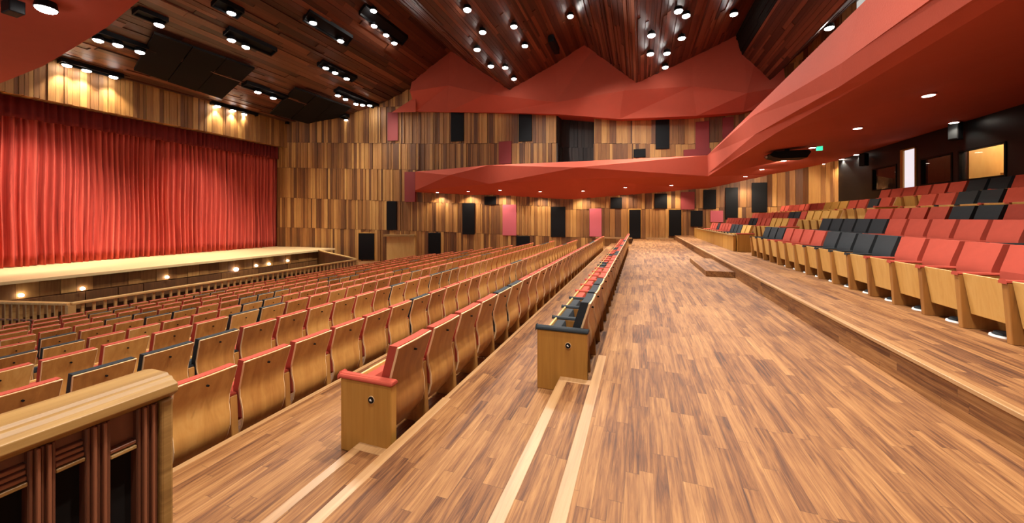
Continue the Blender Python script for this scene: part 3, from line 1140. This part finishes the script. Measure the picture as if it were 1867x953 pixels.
# small black speaker on the first wedge
p = hit(CEIL_BVH, 1010, 75)
mb = MB()
mb.box(-.17, .17, -.9, .9, -.45, -.02)
o = mb.build('loudspeaker', M['black'], bevel=.03)
o.location = p
tag(o, 'long black loudspeaker on the right face of the first ceiling wedge', 'speaker')

# projector, green sign, speakers under the soffit
p = hit(SOF_BVH, 1435, 272)
pr = thing('projector', 'flat black projector hanging from the big red soffit', 'projector', p)
mb = MB()
mb.prism([(-.55, -.30), (-.65, -.22), (-.5, -.10), (.55, -.10), (.62, -.18), (.5, -.38), (-.3, -.38)], -.35, .35)
mb.build('projector_body', M['black'], pr, bevel=.02)
mb = MB()
mb.box(-.06, .06, -.06, .06, -.12, .1)
mb.build('ceiling_bracket', M['black'], pr)
mb = MB()
mb.tube((-.64, 0, -.24), (-.70, 0, -.25), .07, .06, 16)
mb.build('projector_lens', M['metal'], pr)
p = hit(SOF_BVH, 1494, 267)
mb = MB()
mb.box(-.09, .09, -.04, .04, -.15, .02)
o = mb.build('exit_sign', M['green'], bevel=.01)
o.location = p
tag(o, 'small glowing green sign hanging from the red soffit', 'sign')
for px, py, d, lab in ((1742, 236, 9.1, 'angled black loudspeaker hanging beside the brightest booth window'),
                       (1575, 289, 9.1, 'small black loudspeaker hanging at the left of the black wall')):
    q = on_X(px, py, d)
    sp_ = thing('loudspeaker', lab, 'speaker', q, .5)
    mb = MB()
    mb.box(-.11, .11, -.12, .12, -.32, .22)
    mb.build('speaker_cabinet', M['black'], sp_, bevel=.02)
    mb = MB()
    mb.box(-.02, .2, -.01, .01, .05, .07)
    mb.box(.19, .21, -.03, .03, 0, .1)
    mb.build('wall_bracket', M['black'], sp_)
    mb = MB()
    mb.box(-.118, -.111, -.1, .1, -.28, .18)
    mb.build('speaker_grille', M['darkcloth'], sp_)

# ================================================================== PIT RAILING AND STAGE EDGE LAMPS
RZ = -1.0
FZ = -2.05
rail = thing('pit_railing', 'long oak railing with slim balusters around the orchestra pit', 'railing', (-15.5, 5.6, FZ))


def rel(p):
    return Vector(p) - rail.location


path = [Vector((-20.2, 4.4, 0)), Vector((-15.4, 5.6, 0)), Vector((-15.7, 17.05, 0))]
for a, b in zip(path[:-1], path[1:]):
    u = (b - a).normalized()
    n = Vector((u.y, -u.x, 0))
    for nm, z0, z1, hw, mt in (('handrail', RZ - .07, RZ, .09, 'railwood'), ('bottom_rail', FZ + .06, FZ + .13, .04, 'oak'), ('middle_rail', FZ + .50, FZ + .54, .02, 'fluted')):
        q = [a + n * hw, b + n * hw, b - n * hw, a - n * hw]
        mb = MB()
        mb.hexa([rel((p.x, p.y, z0)) for p in q] + [rel((p.x, p.y, z1)) for p in q])
        mb.build(nm, M[mt], rail, bevel=.015 if nm == 'handrail' else 0)
    ln = (b - a).length
    k = 0
    cnt = int(ln / 0.235)
    for k in range(cnt + 1):
        p = a + u * (ln * k / cnt)
        mb = MB()
        post = k in (0, cnt)
        h = .08 if post else .03
        if post and a is path[1]:
            if k == 0:
                continue
        mb.box(p.x - h - rail.location.x, p.x + h - rail.location.x, p.y - h - rail.location.y, p.y + h - rail.location.y, 0.0, RZ - .06 - FZ)
        mb.build('corner_post' if post else 'baluster', M['railwood'], rail)
par = [(-15.7, 17.05), (-16.6, 17.6), (-17.9, 18.3), (-19.5, 19.1), (-21.2, 20.0), (-22.9, 21.0)]
mb, mc = MB(), MB()
for (xa, ya), (xb, yb) in zip(par[:-1], par[1:]):
    u = Vector((xb - xa, yb - ya, 0)).normalized()
    n = Vector((u.y, -u.x, 0)) * .05
    for m_, k, z0, z1, tn in ((mb, 1, FZ, RZ - .07, .6), (mc, 1.9, RZ - .07, RZ, .5)):
        q = [(xa + n.x * k, ya + n.y * k), (xb + n.x * k, yb + n.y * k), (xb - n.x * k, yb - n.y * k), (xa - n.x * k, ya - n.y * k)]
        m_.hexa([(x, y, z0) for x, y in q] + [(x, y, z1) for x, y in q], random.uniform(.3, .6))
pp = thing('pit_parapet', 'curved solid wooden parapet joining the pit railing to the stage', 'parapet', (0, 0, 0))
mb.build('parapet_panel', M['wall'], pp)
mc.build('parapet_cap', M['railwood'], pp)
for k, (px, py) in enumerate([(39, 538), (151, 526), (305, 505), (431, 491), (467.5, 484), (491, 481), (525, 475)]):
    q = on_X(px, py, -22.86)
    mb = MB()
    mb.tube((-.05, 0, 0), (.05, 0, 0), .07 if k != 3 else .12, .06 if k != 3 else .10, 16)
    o = mb.build('pit_lamp', M['lampwarm'])
    o.location = q
    tag(o, f'small round white pit lamp, {ordinal(k + 1)} from the left on the stage front', 'lamp', 'small lamps on the stage front')

# ================================================================== SEATS
PITCH = 0.54
REAR = [(-.140, .160), (-.082, .25), (-.056, .34), (-.062, .44), (-.086, .54), (-.084, .62), (-.056, .71), (-.026, .80), (0.0, .885)]


def shell_mesh(mb, th, w0, w1, z_from=None, x_in=0.0, grow=0.0):
    """curved plate following REAR; th thick, x_in in front of the rear face"""
    pts = [p for p in REAR if z_from is None or p[1] >= z_from - 1e-6]
    n, m_ = len(pts), 7
    base = len(mb.v)
    for face in (0, 1):
        for i, (x, z) in enumerate(pts):
            t = i / (n - 1)
            hw = (w0 + (w1 - w0) * t) / 2
            for j in range(m_):
                s_ = -1 + 2 * j / (m_ - 1)
                zz = z + (grow * t if face >= 0 else 0)
                bulge = .010 * (1 - s_ * s_)
                mb.v.append((x - x_in - (th if face else 0) + bulge, s_ * hw, zz))

    def vid(f, i, j):
        return base + f * n * m_ + i * m_ + j
    for i in range(n - 1):
        for j in range(m_ - 1):
            mb.f.append((vid(0, i, j), vid(0, i, j + 1), vid(0, i + 1, j + 1), vid(0, i + 1, j)))
            mb.f.append((vid(1, i, j), vid(1, i + 1, j), vid(1, i + 1, j + 1), vid(1, i, j + 1)))
            mb.t += [.5, .5]
    for j in range(m_ - 1):
        for i in (0, n - 1):
            mb.f.append((vid(0, i, j), vid(0, i, j + 1), vid(1, i, j + 1), vid(1, i, j)))
            mb.t.append(.5)
    for i in range(n - 1):
        for j in (0, m_ - 1):
            mb.f.append((vid(0, i, j), vid(0, i + 1, j), vid(1, i + 1, j), vid(1, i, j)))
            mb.t.append(.5)


def rounded_bar(x0, x1, yc, hw, z0, z1):
    pr = [(-hw, z0), (hw, z0), (hw, z0 + (z1 - z0) * .55), (hw * .6, z1), (-hw * .6, z1), (-hw, z0 + (z1 - z0) * .55)]
    mb = MB()
    n = len(pr)
    mb.v = [(x0, yc + a, b) for a, b in pr] + [(x1, yc + a, b) for a, b in pr]
    mb.f = [(i, (i + 1) % n, n + (i + 1) % n, n + i) for i in range(n)] + [tuple(range(n)), tuple(range(n, 2 * n))]
    mb.t = [.5] * len(mb.f)
    return mb


def make_seat(cloth):
    root = bpy.data.objects.new('theatre_seat', None)
    COL.objects.link(root)
    root.empty_display_size = .1
    mb = MB()
    shell_mesh(mb, .016, .40, .470)
    sh = mb.build('back_shell', M['seatwood'], root, smooth=True)
    mb = MB()
    mb.tube((.005, 0, .80), (-.035, 0, .80), .009, .009, 8)
    mb.build('number_plate', M['black'], sh)
    mb = MB()
    shell_mesh(mb, .080, .43, .464, .34, .0165, .012)
    mb.build('back_cushion', cloth, root, bevel=.0, smooth=True)
    # the light ply edge that shows around the shell
    mb = MB()
    for i in range(len(REAR) - 1):
        (xa, za), (xb, zb) = REAR[i], REAR[i + 1]
        n = len(REAR) - 1
        for sg in (-1, 1):
            ya, yb = sg * (.20 + .035 * i / n), sg * (.20 + .035 * (i + 1) / n)
            o_ = .004 * sg
            mb.hexa([(xa - .018, min(ya, ya + o_), za), (xa + .002, min(ya, ya + o_), za), (xa + .002, max(ya, ya + o_), za), (xa - .018, max(ya, ya + o_), za),
                     (xb - .018, min(yb, yb + o_), zb), (xb + .002, min(yb, yb + o_), zb), (xb + .002, max(yb, yb + o_), zb), (xb - .018, max(yb, yb + o_), zb)])
    mb.box(-.018, .003, -.235, .235, .882, .889)
    mb.build('shell_edge', M['edge'], sh)
    # folded seat: wooden underside faces the stage, cushion behind it
    mb = MB()
    mb.hexa([(-.405, -.215, .165), (-.385, -.215, .165), (-.385, .215, .165), (-.405, .215, .165),
             (-.460, -.236, .59), (-.440, -.236, .59), (-.440, .236, .59), (-.460, .236, .59)], .8)
    mb.build('seat_underside', M['underwood'], root, bevel=.004, seg=1)
    mb = MB()
    mb.hexa([(-.380, -.215, .20), (-.29, -.215, .22), (-.29, .215, .22), (-.380, .215, .20),
             (-.438, -.230, .572), (-.335, -.230, .575), (-.335, .230, .575), (-.438, .230, .572)])
    mb.build('seat_cushion', cloth, root, bevel=.02, smooth=True)
    mb = MB()
    y = PITCH / 2
    mb.hexa([(-.45, y - .028, 0), (-.06, y - .028, 0), (-.06, y + .028, 0), (-.45, y + .028, 0),
             (-.485, y - .034, .57), (-.10, y - .034, .57), (-.10, y + .034, .57), (-.485, y + .034, .57)], .3)
    mb.build('arm_panel', M['armwood'], root, bevel=.005, seg=1)
    mb = rounded_bar(-.50, -.11, y, .036, .57, .598)
    mb.build('armrest', cloth, root, bevel=.008)
    return root


def add_end(seat, cloth, side=-1, badge=True, w=.52):
    y = side * PITCH / 2
    mb = MB()
    mb.box(-.53, -.02, y - .035, y + .035, 0, .60, .5)
    e = mb.build('end_panel', M['endwood'], seat, bevel=.006, seg=1)
    mb = rounded_bar(-.545, -.01, y, .043, .60, .64)
    mb.build('armrest', cloth, seat, bevel=.012)
    if badge:
        mb = MB()
        mb.tube((-.21, y + side * .034, .47), (-.21, y + side * .040, .47), .031, .031, 24)
        b = mb.build('number_badge', M['edge'], e)
        mb = MB()
        mb.tube((-.21, y + side * .040, .47), (-.21, y + side * .044, .47), .027, .027, 24)
        mb.build('badge_disc', M['black'], b)
        mb = MB()
        mb.tube((-.214, y + side * .044, .472), (-.214, y + side * .047, .472), .008, .008, 12)
        mb.tube((-.205, y + side * .044, .466), (-.205, y + side * .047, .466), .004, .004, 12)
        mb.build('badge_mark', M['white'], b)


PROTO = {'r': make_seat(M['red']), 'd': make_seat(M['darkcloth']), 'o': make_seat(M['ochre'])}
CW = {'r': 'red', 'd': 'charcoal', 'o': 'ochre'}
rr = random.Random(21)


def colours(n, start='', pd=.22):
    s_ = list(start)
    while len(s_) < n:
        run = rr.choice([1, 2, 2, 3])
        cc = 'd' if rr.random() < pd else 'r'
        s_ += [cc] * (run if cc == 'd' else run + 1)
    return s_[:n]


# (back x, floor z, y start, pitch, colours, row phrase, y end)
rows = []


def add_row(X, Z, ya, yb, pitch, start, phrase, pd=.22, endside=None):
    n = int((yb - ya) / pitch)
    cs = colours(n, start, pd)
    rows.append(dict(X=X, Z=Z, ya=ya, n=n, p=pitch, cs=cs, phrase=phrase, end=endside))


add_row(-.46, -.30, 3.63, 19.9, .54, 'dddrrrrrrddrrrdrrrdd', 'the row beside the wide aisle', .2, endside='d')
add_row(-1.84, -.50, 2.43, 21.4, .56, 'rrrrddrrrr', 'the row with the red end armrest', .15, endside='r')
add_row(-3.50, -.80, 1.80, 22.0, .545, 'rrrrrrdrr', 'the row meeting the foreground railing', .12)
add_row(-4.87, -.887, 1.25, 22.0, .506, 'rdddrrrrrrdrr', "the left block's fourth row down")
add_row(-6.22, -1.035, 1.525, 22.0, .496, 'rrrrrddrrrrr', "the left block's fifth row down")
add_row(-7.62, -1.23, 2.06, 22.0, .44, 'ddrrrrrddrr', "the left block's sixth row down")
add_row(-9.02, -1.40, 2.5, 22.0, .44, 'rdrrddrr', "the left block's seventh row down")
add_row(-10.42, -1.58, 2.95, 22.0, .44, 'rrrddrr', "the left block's eighth row down", .15)
add_row(-11.82, -1.755, 3.3, 22.0, .44, 'rrrrr', "the left block's ninth row down", .1)
add_row(-13.12, -1.91, 3.7, 22.0, .46, 'rrr', "the left block's tenth row down", .1)
add_row(-14.32, -2.04, 4.1, 21.5, .46, 'rrr', 'the row nearest the orchestra pit', .1)
add_row(3.70, .27, 3.62, 13.0, .545, 'rrrrrrddddrrrrddd', "the right block's front row")
add_row(3.70, .27, 14.3, 22.0, .55, 'oodddrrrrdrrrr', "the far right block's front row")
add_row(4.82, .52, 6.0, 12.65, .56, 'drrrrrdddddr', "the right block's second row")
add_row(4.82, .52, 13.9, 23.5, .56, 'rooorrrddrrrrr', "the far right block's second row")
add_row(5.95, .77, 7.4, 12.9, .57, 'rrddrrrrrd', "the right block's third row")
add_row(5.95, .77, 13.9, 23.5, .57, 'oooorddrrrrrr', "the far right block's third row")
add_row(7.22, 1.15, 9.2, 13.0, .60, 'rrddrrr', "the right block's fourth row")
add_row(7.22, 1.15, 13.9, 23.0, .60, 'rdrrooorrr', "the far right block's fourth row", .3)
add_row(8.10, 1.50, 9.7, 16.6, .60, 'rrrddrrrrr', 'the row under the booth windows')

seats = []
for r in rows:
    for k in range(r['n']):
        y = r['ya'] + r['p'] * (k + .5)
        d = -r['X'] * ST + y * CT
        lat = r['X'] * CT + y * ST
        px = CX + FPX * lat / max(d, .01)
        # only what the photograph can show (with a little margin)
        if d < .5 or px < -150 or px > (2350 if r['X'] > 3 and r['X'] < 4 else 2010):
            continue
        size = r['p'] / d * (1.0 if px > -40 and px < 1900 else 0.2)
        if r['X'] < -2.5:
            size *= 0.8 + 0.2 * abs(lat) / max(d, .1)
        seats.append((size, r, k, y))
seats.sort(key=lambda t: -t[0])
solo = seats[:296]
rest = seats[296:]
first = {}
for r in rows:
    ks = [k for _, q, k, _ in seats if q is r]
    first[id(r)] = min(ks) if ks else 0
fresh = {'r': True, 'd': True, 'o': True}
originals = {k: v for k, v in PROTO.items()}
templ = {k: copy_tree(v) for k, v in PROTO.items()}
for size, r, k, y in solo:
    cc = r['cs'][k]
    if fresh[cc]:
        o = originals[cc]
        fresh[cc] = False
    else:
        o = copy_tree(templ[cc])
    o.location = (r['X'], y, r['Z'])
    o.scale = (1, r['p'] / PITCH, 1)
    n = k - first[id(r)] + 1
    tag(o, f"{CW[cc]} folding seat, {ordinal(n)} from the near end of {r['phrase']}", 'theatre seat',
        'folding seats in ' + r['phrase'])
    if k == 0 and r['end']:
        add_end(o, M['red'] if r['end'] == 'r' else M['darkcloth'])
    elif k == 0 and r['X'] > 0:
        add_end(o, M['red'], badge=False)
    if k == r['n'] - 1 and r['X'] > 0:
        pass
# the remaining far seats: merged, beyond the countable three hundred
for cc in 'rdo':
    pass
bmv, bmf, bmm = [], [], []
mats = [M['seatwood'], M['red'], M['darkcloth'], M['ochre'], M['endwood'], M['underwood'], M['armwood']]
mi = {m.name: i for i, m in enumerate(mats)}
for size, r, k, y in rest:
    t = templ[r['cs'][k]]
    sy = r['p'] / PITCH
    for ch in t.children:
        me = ch.data
        off = len(bmv)
        bmv += [(v.co.x + r['X'], v.co.y * sy + y, v.co.z + r['Z']) for v in me.vertices]
        bmf += [tuple(off + i for i in p.vertices) for p in me.polygons]
        bmm += [mi[me.materials[0].name]] * len(me.polygons)
if rest:
    me = bpy.data.meshes.new('far_seats')
    me.from_pydata(bmv, [], bmf)
    for m_ in mats:
        me.materials.append(m_)
    me.polygons.foreach_set('material_index', bmm)
    at = me.attributes.new('tone', 'FLOAT', 'FACE')
    at.data.foreach_set('value', [.5] * len(bmf))
    o = bpy.data.objects.new('far_seats', me)
    COL.objects.link(o)
    o['kind'] = 'stuff'
    tag(o, 'crowded small folding seats filling the far ends of the rows', 'theatre seats')
for t in templ.values():
    for ch in list(t.children):
        for g in list(ch.children):
            bpy.data.objects.remove(g)
        bpy.data.objects.remove(ch)
    bpy.data.objects.remove(t)

# pale round floor vents under the right front row
for k in range(12):
    y = 4.165 + .545 * (k + .5)
    v = None
    mb = MB()
    mb.tube((0, 0, 0), (0, 0, .02), .15, .15, 28)
    mb.tube((0, 0, .02), (0, 0, .05), .13, .11, 28)
    vt = thing('floor_vent', f"white rimmed round floor vent under the {ordinal(k + 1)} seat of the right front row", 'floor vent', (3.42, y, .27), 0, 'round vents under the right front row')
    mb = MB()
    mb.tube((0, 0, 0), (0, 0, .018), .115, .11, 28)
    mb.build('vent_rim', M['white'], vt)
    mb = MB()
    mb.tube((0, 0, .0185), (0, 0, .045), .095, .08, 28)
    mb.build('vent_cap', M['darkcloth'], vt)

# wooden parapet in front of the far right block
mb = MB()
y = 14.4
fp = thing('seating_parapet', 'low ochre wooden parapet in front of the far right seats', 'parapet', (3.12, 14.4, .27))
while y < 23.0:
    mb = MB()
    mb.box(-.04, .04, y - 14.4 + .006, y - 14.4 + .85, 0, .52, random.uniform(.3, .8))
    mb.build('parapet_panel', M['endwood'], fp, bevel=.004, seg=1)
    y += .86
mb = MB()
mb.box(-.06, .06, 0, 8.6, .52, .56)
mb.build('parapet_cap', M['oak'], fp)
# steps of the right aisle
for x, z in ((3.5, .395), (4.62, .645), (5.75, .96)):
    mb = MB()
    mb.box(x, x + .4, 13.05, 13.8, z - .15, z)
    struct(mb.build('step', M['floor']))
# low wooden step block on the main floor
mb = MB()
mb.box(1.55, 2.17, 10.0, 13.0, 0, .135)
struct(mb.build('step', M['floor'], bevel=.006))

# ================================================================== FOREGROUND RAILING
RX, RF = -2.40, -.50
fr = thing('guard_railing', 'oak guard railing with fluted posts and black infill in the left foreground', 'railing', (RX, 1.2, RF))
HT = 1.095


def ry_(px):
    d = FPX * abs(RX) / (CT * (1165 - px))
    return (d + RX * ST) / CT - 1.2


yend = ry_(314)
mb = MB()
prof = [(-.30, HT - .045), (-.27, HT - .015), (-.20, HT), (-.06, HT), (-.045, HT - .012), (-.02, HT - .014), (-.005, HT - .03), (.03, HT - .045), (.035, HT - .085), (.01, HT - .105), (-.02, HT - .125), (-.27, HT - .125), (-.30, HT - .09)]
mb.prism(prof, -2.6, yend + .01)
mb.build('handrail', M['oak'], fr, bevel=.004)
mb = MB()
mb.box(-.24, .012, ry_(291), yend, 0, HT - .12)
mb.build('end_post', M['oak'], fr, bevel=.012)


def fluted(y0, y1):
    mb = MB()
    n = 5
    w = (y1 - y0) / n
    mb.box(-.10, -.02, y0, y1, 0, HT - .125, .2)
    for k in range(n):
        a = y0 + w * k
        d = (.0, .016, .0, .016, .0)[k]
        mb.box(-.02, -.012 + d, a + w * .12, a + w * .88, 0, HT - .125, .35 + .5 * (k % 2))
    return mb.build('fluted_post', M['fluted'], fr, bevel=.003, seg=1)


pos = [(253, 291), (159, 205), (54, 105)]
segs = [(ry_(a), ry_(b)) for a, b in pos]
step = segs[1][0] - segs[2][0]
for k in range(1, 14):
    segs.append((segs[2][0] - step * k, segs[2][1] - step * k))
for a, b in segs:
    fluted(a, b)
for k in range(len(segs) - 1):
    a, b = segs[k + 1][1], segs[k][0]
    drop = .20 if k == 0 else .15
    mb = MB()
    mb.box(-.09, -.07, a, b, 0.02, HT - .125 - drop)
    mb.build('infill_panel', M['mattblack'], fr)
    for j in range(2 if k == 0 else 4):
        mb = MB()
        z = HT - .125 - drop + .012 + j * .024
        mb.box(-.08, -.015 - .006 * j, a, b, z - .008, z + .010, .9)
        mb.build('slat', M['oak'] if j < 1 else M['fluted'], fr, bevel=.003, seg=1)
    mb = MB()
    z = HT - .125 - drop + .012 + (2 if k == 0 else 4) * .024 - .008
    mb.box(-.09, -.05, a, b, z, HT - .12)
    mb.build('top_board', M['fluted'], fr)

# booth and doorway lights (the rooms behind the openings are lit)
for y, e in ((14.3, 160), (16.0, 10), (18.8, 5)):
    l = bpy.data.lights.new('booth_light', 'POINT')
    l.energy = e
    l.color = (1, .85, .6)
    l.shadow_soft_size = .1
    o = bpy.data.objects.new('booth_light', l)
    COL.objects.link(o)
    o.location = (XW + 1.2, y, 4.3)
l = bpy.data.lights.new('doorway_light', 'POINT')
l.energy = 160
l.shadow_soft_size = .08
o = bpy.data.objects.new('doorway_light', l)
COL.objects.link(o)
o.location = (XW + .3, 17.3, 4.3)
